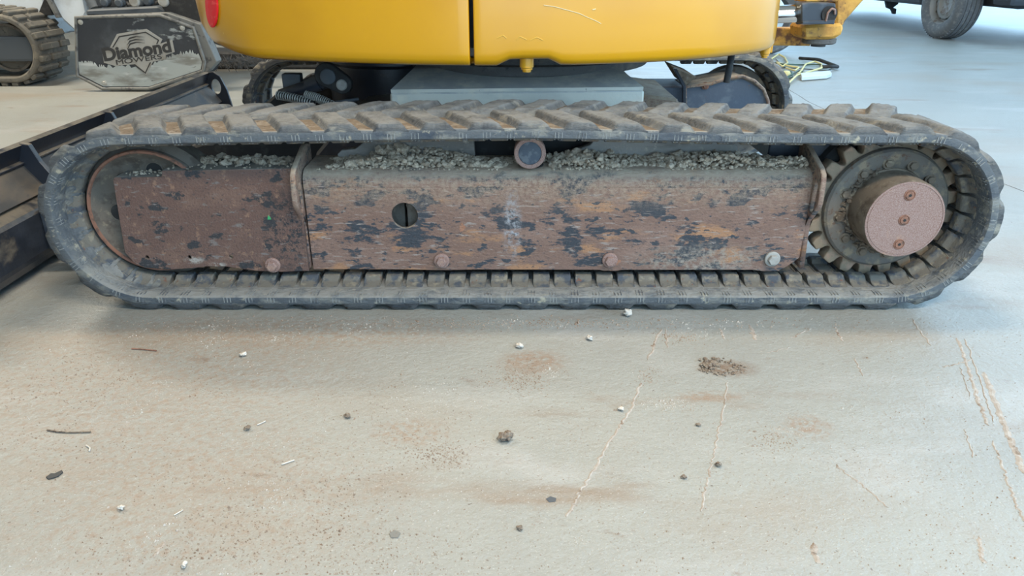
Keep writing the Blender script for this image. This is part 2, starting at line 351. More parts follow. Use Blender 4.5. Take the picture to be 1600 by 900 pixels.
prof = [(.005, 0), (.0, .004), (0, .019), (.004, .0255), (.012, BT), (WT-.012, BT), (WT-.004, .0255), (WT, .019), (WT, .004), (WT-.005, 0), (.27, -.003), (.05, -.003)]
bm = bmesh.new(); rings = []; NS = 240
for i in range(NS):
    F = frame(LOOP*i/NS); wv = .0015*noise.noise(Vector((i*.35, 0, 0)))
    rings.append([bm.verts.new(F @ Vector((0, y+(wv if k < 5 else 0), z))) for k, (y, z) in enumerate(prof)])
for i in range(NS):
    a, b = rings[i], rings[(i+1) % NS]
    for k in range(len(prof)):
        f = bm.faces.new((a[k], a[(k+1) % len(prof)], b[(k+1) % len(prof)], b[k])); f.smooth = k not in (4,)
        f.material_index = 1 if k == 4 else 0
me = bm_me(bm, 'rubber_track'); me.materials.append(M['rubber']); me.materials.append(M['groove'])
track = link('rubber_track', me, None, EX); track['label'] = 'near dusty rubber track with chunky worn tread'
shade(track, 40)
# ---- tread lugs (height fields, five worn variants for each of the two rows)
def sm(a, b, x): t = max(0, min(1, (x-a)/(b-a))); return t*t*(3-2*t)
def lug_mesh(row, seed, s0):
    bm = bmesh.new(); nu, nv = 18, 16; P2 = PITCHL*2; off = Vector((seed*13.7, row*5.1, 0)); grid = []
    for i in range(nu+1):
        u = i/nu; col = []
        for j in range(nv+1):
            v = j/nv                               # 0 outer edge, 1 middle of the belt
            y = .0015+v*.172; slant = (v-.5)*.085
            n1 = noise.noise(Vector((u*3, v*2.2, 0))+off); n2 = noise.noise(Vector((u*9, v*7, 3))+off)
            x = (u-.5)*.087+slant+.005*n1
            e = .19+.03*n1
            h = sm(.0, e, u)*sm(1., 1-e, u)
            h *= (.80+.2*sm(0, .12, v))*sm(1.0, .90, v)
            h = h*(LH+.001*n1)-.0016*(1-h)+(.0026*n2+.0012*noise.noise(Vector((u*19, v*15, 7))+off))*h-.0006*h
            if h > LH: h = LH
            if v == 0: y += .006*(h/LH)
            yy = y if row == 0 else WT-y
            col.append(bm.verts.new((x, yy, BT+h)))
        grid.append(col)
    for i in range(nu):
        for j in range(nv): bm.faces.new((grid[i][j], grid[i+1][j], grid[i+1][j+1], grid[i][j+1]))
    for i in range(nu):                              # outer end face down to the belt
        a, b = grid[i][0], grid[i+1][0]
        y0 = .0 if row == 0 else WT
        c = bm.verts.new((b.co.x, y0+(.002 if row == 0 else -.002), BT-.006)); d = bm.verts.new((a.co.x, y0+(.002 if row == 0 else -.002), BT-.006))
        bm.faces.new((a, b, c, d))
    bmesh.ops.remove_doubles(bm, verts=bm.verts[:], dist=1e-5)
    Fi = frame(s0).inverted()
    for v in bm.verts:                               # follow the bend of the belt
        v.co = Fi @ (frame(s0+v.co.x) @ Vector((0, v.co.y, v.co.z)))
    me = bm_me(bm, 'tread_lug'); me.materials.append(M['tread'])
    if sum(p.normal.z for p in me.polygons) < 0: me.flip_normals()
    for p in me.polygons: p.use_smooth = True
    return me
LUG = [lug_mesh(i % 2, i % 11, (i+.25)*PITCHL) for i in range(NL)]
def tri_prism(bm, prof2, x0, x1):
    a = [bm.verts.new((x0, y, z)) for y, z in prof2]; b = [bm.verts.new((x1, y, z)) for y, z in prof2]
    n = len(prof2)
    for i in range(n): bm.faces.new((a[i], a[(i+1) % n], b[(i+1) % n], b[i]))
    bm.faces.new(a); bm.faces.new(b)
bm = bmesh.new()
gp = [(.046, .002), (.052, -.003), (.078, -.011), (.084, -.020), (.089, -.024), (.113, -.024), (.120, -.010), (.200, -.010), (.207, -.024), (.231, -.024), (.236, -.020), (.242, -.011), (.268, -.003), (.274, .002)]
tri_prism(bm, gp, -PITCHL*.39, PITCHL*.39); bmesh.ops.bevel(bm, geom=bm.edges[:], offset=.0022, segments=1, affect='EDGES')
GUIDE = bm_me(bm, 'guide_lug'); GUIDE.materials.append(M['guide'])
def dress(tr, keep=lambda p: True, guides=True):
    for i in range(NL):
        s = (i+.25)*PITCHL
        r = i % 2
        if keep(path(s)):
            o = link('tread_lug', LUG[i], None, tr); o.matrix_basis = frame(s)
        if guides and keep(path(s)):
            g = link('guide_lug', GUIDE, None, tr); g.matrix_basis = frame(i*PITCHL)
dress(track)
bm = bmesh.new()                                      # moulded triple bars on edge and inner face
for i in range(NL):
    for k in (-1, 0, 1):
        F = frame((i+.5)*PITCHL+k*.0085)
        add_box(bm, (-.0009, .006, -.0022), (.0009, .042, .001), F)
        add_box(bm, (-.0009, -.0012, .004), (.0009, .004, .018), F)
    for k in (-.5, .5):
        F = frame((i+.5)*PITCHL+k*.0085); add_box(bm, (-.0035, .023, -.0018), (.0035, .025, .001), F)
o = link('moulded_bars', bm_me(bm), 'bars', track); o['kind'] = 'stuff'
bm = bmesh.new(); prev = None                        # mud that fills the gaps round the idler
for k in range(61):
    sk = LOOP-(PI*RL)*1.0+(PI*RL*1.0)*k/60; F = frame(sk)
    q = .0015*noise.noise(Vector((k*.6, 2, 0)))
    row = [bm.verts.new(F @ Vector((0, y, z+q*3))) for y, z in ((.044, .001), (.060, -.0055), (.078, -.0105), (.086, -.0195), (.113, -.021))]
    if prev:
        for j in range(4): bm.faces.new((prev[j], prev[j+1], row[j+1], row[j]))
    prev = row
o = link('caked_mud', bm_me(bm), 'rubber', track, True)
# ---- far track
me2 = track.data
ft = link('rubber_track', me2, None, EX); ft.location = (0, 1.55, 0); ft['label'] = 'far rubber track glimpsed under the yellow body'
dress(ft, lambda p: p.z > .2 and (p.x > .75 or p.x < -.6), True)

# ---- near track frame
FR = link('track_frame', bpy.data.meshes.new('track_frame'), 'rust', EX)
bm = bmesh.new()                                      # swept box with rounded shoulder
pr = [(.0975, .338), (.0975, .318), (.0855, .318), (.0855, .326), (.0875, .338), (.093, .349), (.102, .357), (.115, .362), (.245, .364), (.245, .084), (.225, .084), (.225, .338)]
tri_prism(bm, pr, -.545, .785)
me = bm_me(bm, 'track_frame'); me.materials.append(M['rust']); FR.data = me; shade(FR, 50)
FR['label'] = 'rusty steel side frame with flaking dark paint'
c_h = P(632, 337, .0855)
outl = [(-.545, .086), (-.30, .085), (-.21, .083), (-.172, .083), (-.1, .085), (.24, .084), (.25, .081), (.29, .081), (.30, .084), (.66, .084), (.69, .080), (.73, .080), (.755, .096), (.785, .122), (.785, .32), (-.545, .32)]
plate('side_plate', outl, [circ(c_h.x, c_h.z, .035, 28)], .012, XZ(.0915), 'rust', FR, .0015)
# things behind the round hole
box('inner_bracket', (c_h.x-.06, .15, .18), (c_h.x-.008, .19, .30), 'idler', FR, .003)
box('inner_bracket', (c_h.x+.002, .125, .17), (c_h.x+.04, .18, .285), 'idler', FR, .003)
hexbolt('inner_bolt', (c_h.x+.012, .125, c_h.z+.017), .008, .008, 'idler', FR)
for bx_, by_ in ((428,412), (690,408), (953,407), (1207,405)):
    p = P(bx_, by_, .08); b = hexbolt('roller_bolt', (p.x, .0845 if bx_ > 450 else .072, p.z), .0145, .018, 'hub' if bx_ != 1207 else 'badge', FR)
# idler cover plate on the left
co = [(-1.032, .34), (-1.026, .349), (-.905, .350), (-.900, .366), (-.553, .372), (-.553, .086), (-.63, .083), (-.70, .086), (-.735, .092), (-.78, .099), (-.83, .099), (-.87, .094), (-.93, .090), (-1.0, .095), (-1.022, .105), (-1.045, .140)]
hs = [circ(P(a, b, .075).x, P(a, b, .075).z, .0052, 10) for a, b in ((230,402), (296,402), (361,401))]
cover = plate('idler_cover', co, hs, .010, XZ(.079), 'rustdark', EX, .0015); cover['label'] = 'dull rust-brown cover plate over the front idler'
box('top_flange', (-1.024, .076, .342), (-.905, .15, .350), 'grime', cover, .002)
box('top_flange', (-.900, .076, .358), (-.553, .19, .367), 'grime', cover, .002)
box('back_plate', (-.86, .19, .12), (-.56, .20, .372), 'grime', cover, .002)
p = P(420, 341, .073); bm = bmesh.new(); bm.faces.new([bm.verts.new((p.x+a, .0735, p.z+b)) for a, b in ((-.004,-.004), (.006,-.003), (.004,.003), (-.001,.008))])
r = bmesh.ops.extrude_face_region(bm, geom=bm.faces[:])
for v in [g for g in r['geom'] if isinstance(g, bmesh.types.BMVert)]: v.co.y -= .001
link('paint_fleck', bm_me(bm), 'green', cover)
# lashing brackets at both ends of the side plate
def eye(X):
    out = [(.215, .405), (.175, .412), (.150, .408), (.058, .378), (.040, .366), (.034, .350), (.030, .292), (.034, .280), (.082, .226), (.086, .205), (.076, .092), (.118, .092), (.125, .26), (.215, .34)]
    slot = [(.062+.010*math.cos(a), .330+.010*math.sin(a)) for a in [PI*i/8 for i in range(9)]]+[(.066+.010*math.cos(a), .268+.010*math.sin(a)) for a in [PI+PI*i/8 for i in range(9)]]
    return plate('lashing_bracket', out, [slot], .014, YZ(X), 'rust', FR, .003)
eye(.790); eye(-.556)
# rails on top of the frame that carry the upper run
def XZpts(l, Y): return [(P(a, b, Y).x, P(a, b, Y).z) for a, b in l]
plate('skid_rail', XZpts([(527,262), (528,240), (534,234), (556,232), (568,222), (590,216), (740,214), (744,262)], .205), [], .03, XZ(.215), 'rail', FR, .002)
plate('skid_rail', XZpts([(892,262), (892,236), (905,232), (922,226), (930,216), (1130,216), (1152,228), (1152,262)], .205), [], .03, XZ(.215), 'rail', FR, .002)
box('gap_shade_plate', (-.2, .262, .30), (.25, .272, .455), 'blackmatt', FR, .002)  # black plate added to darken the gap behind the carrier roller
# carrier roller
cx, cz = .0462, .4075
CRO = lathe('carrier_roller', [(.03, .03), (.041, .028), (.041, .002), (.039, 0), (.030, 0), (.030, .006), (.004, .006)], (cx, .088, cz), 'hub', EX)
lathe('end_cap', [(.0295, .008), (.0295, .002), (.027, .001), (.01, .0005)], (cx, .088, cz), 'cap', CRO)
lathe('roller_body', [(.02, .0), (.024, .0), (.024, .05), (.038, .05), (.038, .11), (.02, .11)], (cx, .115, cz), 'grime', CRO)
bm = bmesh.new(); lathe_bm(bm, [(.032, 0), (.034, .002), (.032, .004)], (.05, .135, .3645), 'Z', 28)
o = link('recess_shade_disc', bm_me(bm), 'blackmatt', FR); o.scale = (1, 1, 1)  # raised black disc, paints the dark of a hollow
# ---- idler
ID = lathe('idler_wheel', [(.02, .02), (.05, .02), (.06, .030), (.125, .034), (.146, .022), (.156, .004), (.160, 0), (.166, 0), (.168, .004), (.168, .016), (.186, .026), (.190, .030), (.190, .085), (.168, .095), (.1, .095), (.02, .095)], (CL[0], .098, CL[1]), 'idler', EX, seg=72)
ID['label'] = 'mud-grey front idler wheel with rusty lip'
lathe('rust_lip', [(.1585, .002), (.1605, -.003), (.166, -.003), (.1685, .002)], (CL[0], .0965, CL[1]), 'lip', ID, seg=72, closed=True)
for a in range(5):
    t = math.radians(82+a*52); hx, hz = CL[0]+.105*math.cos(t), CL[1]+.105*math.sin(t)
    lathe('lightening_hole', [(.026, 0), (.026, -.0035), (.024, -.0045), (.022, -.0035), (.022, 0)], (hx, .1335, hz), 'idler', ID, seg=24, closed=True)
    lathe('hole_shade_disc', [(.022, 0), (.022, -.0028), (.01, -.0028)], (hx, .1335, hz), 'blackmatt', ID, seg=24)  # black disc stands in for the shade inside each hole
# ---- sprocket and final drive
NT = 21; outl = []
for i in range(NT):
    t0 = 2*PI*i/NT
    for f, r in ((-.46, .203), (-.30, .203), (-.20, .190), (-.16, .178), (-.08, .171), (0, .169), (.08, .171), (.16, .178), (.20, .190), (.30, .203)):
        a = t0+f*2*PI/NT; outl.append((CR[0]+r*math.cos(a), CR[1]+r*math.sin(a)))
SP = plate('drive_sprocket', outl, [], .045, XZ(.158), 'sprockettan', EX, .003); SP['label'] = 'toothed drive sprocket caked in tan dust'
lathe('retaining_ring', [(.10, .022), (.10, .012), (.118, .010), (.128, .002), (.146, 0), (.158, .002), (.164, .008), (.166, .020)], (CR[0], .112, CR[1]), 'sprocket', SP, seg=72)
for a in range(12):
    t = math.radians(100+a*30); c = (CR[0]+.128*math.cos(t), .116, CR[1]+.128*math.sin(t))
    hexbolt('sprocket_bolt', c, .0105, .010, 'hubside', SP)
HB = lathe('final_drive_hub', [(.112, .118), (.108, .10), (.1035, .098), (.1035, .006), (.1005, .0), (.096, 0), (.0955, .0015), (.0945, .0015), (.094, 0), (.03, 0)], (CR[0], .018, CR[1]+.004), 'hubside', EX, seg=96)
HB['label'] = 'round rust-pink final drive hub with three plugs'
lathe('hub_face', [(.1005, .002), (.1005, -.0012), (.096, -.0018), (.0953, -.0006), (.0945, -.0006), (.0938, -.0018), (.04, -.0018)], (CR[0], .018, CR[1]+.004), 'hub', HB, seg=96)
for dx, dz in ((-.002, .066), (-.002, 0), (-.001, -.066)):
    PL = lathe('hub_plug', [(.0145, 0), (.0145, -.0012), (.0125, -.0022), (.0118, -.0008), (.0108, -.0008), (.0100, -.003), (.005, -.003)], (CR[0]+dx, .0162, CR[1]+.004+dz), 'lip', HB, seg=24)
    lathe('socket_shade_disc', [(.0042, 0), (.0042, -.0005), (.002, -.0005)], (CR[0]+dx, .0131, CR[1]+.004+dz), 'blackmatt', HB, seg=6)  # thin black cap painted as the shade in the hex recess
rk = Rocks()
for k in range(110):
    t = math.radians(random.uniform(115, 300)); rr = random.uniform(.106, .124)
    rk.add((CR[0]+rr*math.cos(t), .118, CR[1]+rr*math.sin(t)), random.uniform(.003, .009), 1, .8)
o = link('caked_mud', rk.mesh(), 'hubside', SP); o['kind'] = 'stuff'
lathe('valley_shade_drum', [(.05, 0), (.14, 0), (.15, .02), (.15, .20), (.05, .20)], (CR[0]-.035, .195, CR[1]+.05), 'blackmatt', EX, seg=40)  # black drum added so the gaps between sprocket teeth look dark
prism('rear_tie_bar', [(.70, .21, .36), (.70, .21, .405), (.73, .21, .412), (.92, .21, .437), (.93, .21, .40), (.88, .21, .37)], (0, .2, 0), 'black', EX, .004)

# ---- car body, slew ring, axle beams
CB = prism('car_body', [(-.37, .47, .2), (-.365, .47, .497), (.395, .47, .505), (.40, .47, .2)], (0, .96, 0), 'carbody', EX, .006); CB['label'] = 'dust-grey centre frame under the slew ring'
bm = bmesh.new()
vs = [bm.verts.new(v) for v in ((-.362, .472, .496), (.392, .472, .504), (.335, .66, .538), (-.315, .66, .532), (-.315, 1.2, .532), (.335, 1.2, .538))]
bm.faces.new(vs[:4]); bm.faces.new((vs[3], vs[2], vs[5], vs[4])); link('deck_plate', bm_me(bm), 'carbody', CB).modifiers.new('thick', 'SOLIDIFY').thickness = -.01
lathe('slew_ring', [(.30, 0), (.43, 0), (.435, .006), (.435, .03), (.40, .032), (.40, .09), (.3, .09)], (.05, .99, .528), 'grime', EX, axis='Z', seg=80)
prism('axle_beam', [(.39, 1.0, .2), (.39, 1.0, .43), (.46, 1.0, .405), (.62, 1.0, .385), (.62, 1.0, .2)], (0, .46, 0), 'rust', EX, .01)
box('far_side_frame', (-.5, 1.47, .10), (.77, 1.72, .355), 'darkblue', EX, .015)
prism('axle_beam', [(-.36, .5, .2), (-.36, .5, .45), (-.50, .5, .43), (-.62, .5, .3), (-.62, .5, .2)], (0, .9, 0), 'black', EX, .01)
lathe('swivel_drum', [(.05, 0), (.23, 0), (.235, .05), (.235, .25), (.25, .262), (.25, .275), (.05, .275)], (-.43, 1.02, .27), 'black', EX, axis='Z', seg=48)
# far final drive guard
gp_ = XZpts([(1072,175), (1072,135), (1110,131), (1140,122), (1160,120), (1178,127), (1192,140), (1199,158), (1200,175)], 1.45)
gd = plate('drive_guard', gp_, [], .012, XZ(1.46), 'darkblue', EX, .002); gd['label'] = 'scuffed blue-black guard on the far final drive'
tube('guard_rim', [P(a, b, 1.44) for a, b in ((1071,172), (1071,136), (1110,131), (1140,121), (1160,119), (1178,126), (1193,140), (1200,158), (1201,174))], .0075, 'rust', gd, smooth=False)
prism('guard_top', [P(a, b, 1.45) for a, b in ((1071,136), (1140,122), (1160,120), (1178,127), (1192,140), (1188,138), (1160,123), (1072,139))], (0, .22, 0), 'grime', gd, .001)
prism('guard_bracket', [P(a, b, 1.43) for a, b in ((1052,107), (1058,107), (1072,134), (1072,172), (1067,172), (1067,136))], (0, .02, 0), 'black', gd, .002)
prism('guard_bracket', [P(a, b, 1.43) for a, b in ((1055,107), (1088,120), (1072,134))], (0, .25, 0), 'groove', gd, .002)
p = P(1102, 134, 1.445); hexbolt('guard_bolt', tuple(p), .011, .012, 'lip', gd)
lathe('far_sprocket', [(.02, 0), (.165, 0), (.17, .01), (.17, .05), (.02, .05)], (CR[0], 1.66, CR[1]), 'sprocket', EX)

# ---- upper body
plan = [(-.30, 1.66), (-.64, 1.52), (-.90, 1.22), (-1.0, .95), (-1.0, .78), (-.965, .63), (-.895, .52), (-.79, .447), (-.68, .395), (-.50, .335), (-.30, .293), (-.11, .272), (.10, .277), (.30, .312), (.45, .362), (.57, .425), (.68, .50), (.755, .565), (.815, .64), (.85, .73), (.862, .85), (.86, 1.1), (.82, 1.35), (.6, 1.6)]
def crom(pts, n=6):
    out = []
    for i in range(len(pts)-1):
        p0, p1, p2, p3 = (Vector(pts[max(0, min(len(pts)-1, i+k))]) for k in (-1, 0, 1, 2))
        for j in range(n):
            t = j/n; out.append(.5*((2*p1)+(p2-p0)*t+(2*p0-5*p1+4*p2-p3)*t*t+(3*p1-p0-3*p2+p3)*t**3))
    out.append(Vector(pts[-1])); return out
pl = crom(plan)
SEAM = -.108
def panel(name, pts, notch, label):
    bm = bmesh.new(); rows = []
    lv = [(.050, .602), (.022, .5985), (.008, .604), (.001, .616), (-.001, .635), (-.001, .68), (0, .75), (.004, .85), (.012, 1.0), (.03, 1.2), (.05, 1.24), (.12, 1.25)]
    n = len(pts)
    for i, p in enumerate(pts):
        d = (pts[min(i+1, n-1)]-pts[max(i-1, 0)]).normalized(); inw = Vector((-d.y, d.x))
        if abs(p.x-SEAM) < .02 and p.y < .5: inw = Vector((0, 1))
        elif inw.dot(Vector((0, .95))-p) < 0: inw = -inw
        lift = 0
        if notch: lift = .017*sm(-.035, .0, p.x)*sm(.14, .105, p.x) if p.y < .5 else 0
        end = .02*sm(-.72, -.95, p.x) if p.y < 1 else 0
        row = []
        for k, (o_, z) in enumerate(lv):
            f = max(0, 1-(z-.6)/.10)
            row.append(bm.verts.new((p.x+inw.x*(o_+end*f*1.6), p.y+inw.y*(o_+end*f*1.6), z+(lift*f)+(end*f if z < .7 else 0))))
        rows.append(row)
    for a, b in zip(rows, rows[1:]):
        for k in range(len(lv)-1): bm.faces.new((a[k], b[k], b[k+1], a[k+1]))
    for e in (rows[0], rows[-1]):                    # turned-in edge at each end of the panel
        pass
    o = link(name, bm_me(bm), 'yellow', EX, True); o['label'] = label
    s = o.modifiers.new('thick', 'SOLIDIFY'); s.thickness = .018; s.offset = -1
    # keep normals pointing out
    c = sum((p.center for p in o.data.polygons), Vector())/len(o.data.polygons)
    if sum(p.normal.dot(p.center-Vector((0, .95, .9))) for p in o.data.polygons) < 0: o.data.flip_normals()
    return o
front = [p for p in pl]
def cut(side):
    out = []
    for i, p in enumerate(pl):
        near = p.y < .6
        left = p.x < SEAM if near else p.x < -.2 or (p.y < 1.0 and p.x < 0)
        if (side == 'L') == left: out.append(p)
    return out
L_, R_ = cut('L'), cut('R')
L_ = [p for p in L_ if p.y > .6 or p.x < SEAM-.02]; R_ = [p for p in R_ if p.y > .6 or p.x > SEAM+.02]
L_ += [Vector((SEAM-.010, .2720)), Vector((SEAM-.006, .2735)), Vector((SEAM-.005, .285)), Vector((SEAM-.005, .31))]
R_ = [Vector((SEAM+.006, .31)), Vector((SEAM+.006, .285)), Vector((SEAM+.007, .2735)), Vector((SEAM+.011, .2722))]+R_
CWT = panel('counterweight', L_, False, 'yellow counterweight panel with a red reflector')
SID = panel('side_cover', R_, True, 'yellow side cover panel, notched along the bottom')
box('seam_backing', (-.2, .335, .62), (0, .36, 1.2), 'blackmatt', EX, 0)
bm = bmesh.new(); bm.faces.new([bm.verts.new((p.x*.97, .95+(p.y-.95)*.95, .622)) for p in pl]); UF = link('underfloor', bm_me(bm), 'grime', EX)
UF.modifiers.new('thick', 'SOLIDIFY').thickness = .02
bm = bmesh.new(); bm.faces.new([bm.verts.new((p.x*.9, .95+(p.y-.95)*.9, 1.246)) for p in pl]); link('bonnet_top', bm_me(bm), 'yellow', EX).modifiers.new('thick', 'SOLIDIFY').thickness = .01
def ybolt(px_, py_, Y, r):
    p = P(px_, py_, Y)
    return lathe('drain_plug', [(r*.5, -.014), (r*.7, -.014), (r*.7, -.008), (r*.95, -.008), (r*.95, -.003), (r*1.15, -.001), (r*1.15, .03)], (p.x, Y, p.z), 'yellow', EX, axis='Z', seg=12)
ybolt(823, 104, .32, .017); ybolt(1195, 83, .66, .014)
box('mount_foot', (P(1185,78,.7).x, .69, .585), (P(1206,78,.7).x, .72, .65), 'yellow', EX, .004)
# pale scratch in the paint
def onplan(px_, py_):
    best = None
    for p, q in zip(pl, pl[1:]):
        if p.y > .7 or q.y > .7: continue
        for t in (0, .25, .5, .75):
            c = p.lerp(q, t); w = P(px_, py_, c.y); e = abs(w.x-c.x)
            if best is None or e < best[0]: best = (e, Vector((c.x, c.y-.0012, w.z)))
    return best[1]
tube('paint_scratch', [onplan(*q) for q in ((850,8), (865,10), (880,14), (905,21), (918,26), (930,32), (941,37))], .0007, 'pale', SID)
tube('paint_scratch', [onplan(*q) for q in ((928,15), (930,14))], .0012, 'pale', SID, smooth=False)
for q in ((785,57), (815,59), (838,60)): tube('paint_scuff', [onplan(q[0]-8, q[1]+3), onplan(q[0], q[1]-2), onplan(q[0]+9, q[1]+3)], .0012, 'yellowpale', SID)
# red reflector following the panel
rp = P(343, 18, .50); best = min(pl, key=lambda p: (p-Vector((rp.x, .50))).length); i = pl.index(best); d = (pl[i+1]-pl[i-1]).normalized()
nrm = Vector((d.y, -d.x, 0));
if nrm.dot(Vector((best.x, best.y-.95, 0))) < 0: nrm = -nrm
bm = bmesh.new(); tz = Vector((0, 0, 1)); tx = Vector((d.x, d.y, 0)); c0 = Vector((best.x, best.y, P(343, 8, best.y).z)); rings = []
for q, h_ in ((1, 0), (1, .004), (.9, .006), (.4, .007)):
    rings.append([bm.verts.new(c0+tx*math.cos(2*PI*k/28)*.030*q+tz*math.sin(2*PI*k/28)*.062*q+nrm*h_+tx*math.sin(2*PI*k/28)*.014*q) for k in range(28)])
for a, b in zip(rings, rings[1:]):
    for k in range(28): bm.faces.new((a[k], a[(k+1) % 28], b[(k+1) % 28], b[k]))
bm.faces.new(rings[-1]); o = link('reflector', bm_me(bm), 'red', CWT); o['label'] = 'red oval reflector'
tube('drain_hose', [P(1144, 80, .62), P(1140, 104, .60), P(1135, 129, .60)], .0105, 'blackmatt', EX)

# ---- dozer blade, arms and lift ram at the left end
BL = bpy.data.objects.new('dozer_blade', bpy.data.meshes.new('dozer_blade')); 
bm = bmesh.new()
bp_ = [(-1.475, .350), (-1.49, .357), (-1.505, .350), (-1.535, .28), (-1.55, .19), (-1.545, .10), (-1.53, .0), (-1.505, .0), (-1.52, .10), (-1.525, .19), (-1.51, .27)]
a = [bm.verts.new((x, -.02, z)) for x, z in bp_]; b = [bm.verts.new((x, 1.92, z)) for x, z in bp_]; n = len(bp_)
for i in range(n): bm.faces.new((a[i], a[(i+1) % n], b[(i+1) % n], b[i]))
bm.faces.new(a); bm.faces.new(b)
BL = link('dozer_blade', bm_me(bm), 'black', EX); shade(BL, 30); BL['label'] = 'long black dozer blade seen from its ribbed back'
prism('lower_box', [(-1.52, -.02, .02), (-1.52, -.02, .20), (-1.46, -.02, .215), (-1.40, -.02, .185), (-1.395, -.02, .06), (-1.42, -.02, .02)], (0, 1.92, 0), 'black', BL, .008)
prism('ledge', [(-1.517, -.02, .288), (-1.508, -.02, .302), (-1.482, -.02, .298), (-1.482, -.02, .290)], (0, 1.94, 0), 'black', BL, .002)
prism('back_sheet', [(-1.505, -.02, .292), (-1.490, -.02, .292), (-1.43, -.02, .212), (-1.46, -.02, .205)], (0, 1.94, 0), 'bladeback', BL, .002)
box('wear_edge', (-1.54, -.03, .0), (-1.515, 1.92, .075), 'groove', BL, .003)
for y in (.0, .42, .92):
    prism('rib', [(-1.484, y, .356), (-1.455, y, .352), (-1.435, y, .30), (-1.405, y, .25), (-1.385, y, .215), (-1.385, y, .185), (-1.52, y, .19), (-1.53, y, .27)], (0, .018, 0), 'black', BL, .002)
plate('end_plate', [(-1.545, .03), (-1.55, .20), (-1.50, .352), (-1.455, .356), (-1.425, .335), (-1.400, .27), (-1.385, .18), (-1.39, .03)], [circ(-1.450, .285, .023, 20, .036)], .016, XZ(1.925), 'black', BL, .002).rotation_euler = (0, 0, 0)
prism('mount_lug', [(-1.40, .30, .06), (-1.40, .30, .19), (-1.30, .30, .17), (-1.24, .30, .10), (-1.24, .30, .05)], (0, .05, 0), 'blue', BL, .004)
for y0 in (.78, 1.20):
    prism('push_arm', [(-1.42, y0, .06), (-1.42, y0, .19), (-1.28, y0, .215), (-.98, y0, .30), (-.80, y0, .445), (-.72, y0, .43), (-.52, y0, .31), (-.52, y0, .16)], (0, .07, 0), 'blackmatt', EX, .008)
# lift ram
A, B = P(430, 160, .7), P(527, 123, .66)
RAM = tube('lift_ram_rod', [P(440, 150, .66), P(515, 125, .64)], .023, 'black', EX, smooth=False)
tube('gland', [P(481, 135, .645), P(500, 128, .64)], .028, 'black', RAM, smooth=False)
dirv = (P(540, 133, .60)-P(508, 117, .60)); c1, c2 = P(510, 117, .60), P(535, 132, .60)
ang = math.atan2(c2.z-c1.z, c2.x-c1.x); r1, r2 = .037, .030
ol = [(c1.x+r1*math.cos(t), c1.z+r1*math.sin(t)) for t in [ang+PI/2+PI*k/12 for k in range(13)]]+[(c2.x+r2*math.cos(t), c2.z+r2*math.sin(t)) for t in [ang-PI/2+PI*k/12 for k in range(13)]]
LK = plate('ram_link', ol, [], .03, XZ(.61), 'blackmatt', EX, .003)
lathe('pin', [(.024, 0), (.024, -.006), (.02, -.008), (.008, -.008)], (c1.x+.006, .594, c1.z-.004), 'cold_grey', LK, seg=24)
lathe('pin', [(.017, 0), (.017, -.008), (.014, -.011), (.005, -.011)], (c2.x, .594, c2.z), 'badge', LK, seg=24)
box('ram_bracket', (P(442,130,.70).x, .69, P(442,132,.70).z-.05), (P(470,120,.70).x, .73, P(465,115,.70).z), 'cold_grey', EX, .006)
def spring_hose(pts, r):
    cu = []; A, B = pts; n = 15
    base = tube('spring_guarded_hose', [A, A.lerp(B, .5)+Vector((0, 0, .008)), B], r*.8, 'blackmatt', EX)
    d = (B-A).normalized(); u = d.cross(Vector((0, 1, 0))).normalized(); w = d.cross(u)
    cc = []
    for k in range(n*10+1):
        t = k/(n*10); c = A.lerp(B, t)+Vector((0, 0, .008*4*t*(1-t)*.5)); an = 2*PI*t*n
        cc.append(c+u*math.cos(an)*r+w*math.sin(an)*r)
    tube('coil_spring', cc, .0020, 'silver', base, smooth=False, res=1)
spring_hose((P(434, 149, .62), P(490, 163, .57)), .013)
spring_hose((P(478, 148, .60), P(520, 165, .57)), .013)
tube('hose', [P(505, 164, .60), P(540, 158, .60), P(560, 155, .62)], .006, 'cold_grey', EX)

# ---- swing bracket at the right end
Yb = .98
SB = prism('swing_bracket', [P(a, b, Yb-.06) for a, b in ((1254,40), (1318,36), (1319,50), (1312,58), (1300,62), (1256,62))], (0, .14, 0), 'yellowrust', EX, .010); SB['label'] = 'worn rusty yellow boom swing bracket'
prism('bracket_arm', [P(a, b, Yb-.05) for a, b in ((1306,-60), (1306,40), (1318,42), (1321,33), (1355,-5), (1400,-60))], (0, .12, 0), 'yellowrust', SB, .008)
prism('lower_plate', [P(a, b, Yb+.1) for a, b in ((1190,44), (1190,71), (1267,72), (1267,64), (1252,56), (1252,44))], (0, .06, 0), 'yellowrust', SB, .004)
pc = P(1279, 66, Yb)
lathe('pivot_flange', [(.02, -.014), (.025, -.014), (.025, -.006), (.052, -.004), (.058, .0), (.058, .014), (.02, .014)], tuple(pc), 'grime', SB, axis='Z', seg=32)
CLV = prism('ram_clevis', [P(a, b, Yb-.12) for a, b in ((1252,6), (1262,4), (1306,5), (1306,33), (1252,35))], (0, .07, 0), 'blue', EX, .004)
prism('clevis_lip', [P(a, b, Yb-.13) for a, b in ((1254,33), (1304,31), (1304,38), (1254,38))], (0, .07, 0), 'blue', CLV, .002)
pe = P(1296, 22, Yb-.125)
lathe('pin_eye_shade', [(.026, 0), (.026, -.002), (.01, -.002)], tuple(pe), 'blackmatt', CLV, seg=24)  # black disc gives the dark of the pin hole by colour
tube('pin_clip', [pe+Vector((-.010, -.006, -.022)), pe+Vector((-.010, -.010, .004)), pe+Vector((0, -.012, .018)), pe+Vector((.012, -.01, .014)), pe+Vector((.016, -.006, 0))], .0035, 'hub', CLV)
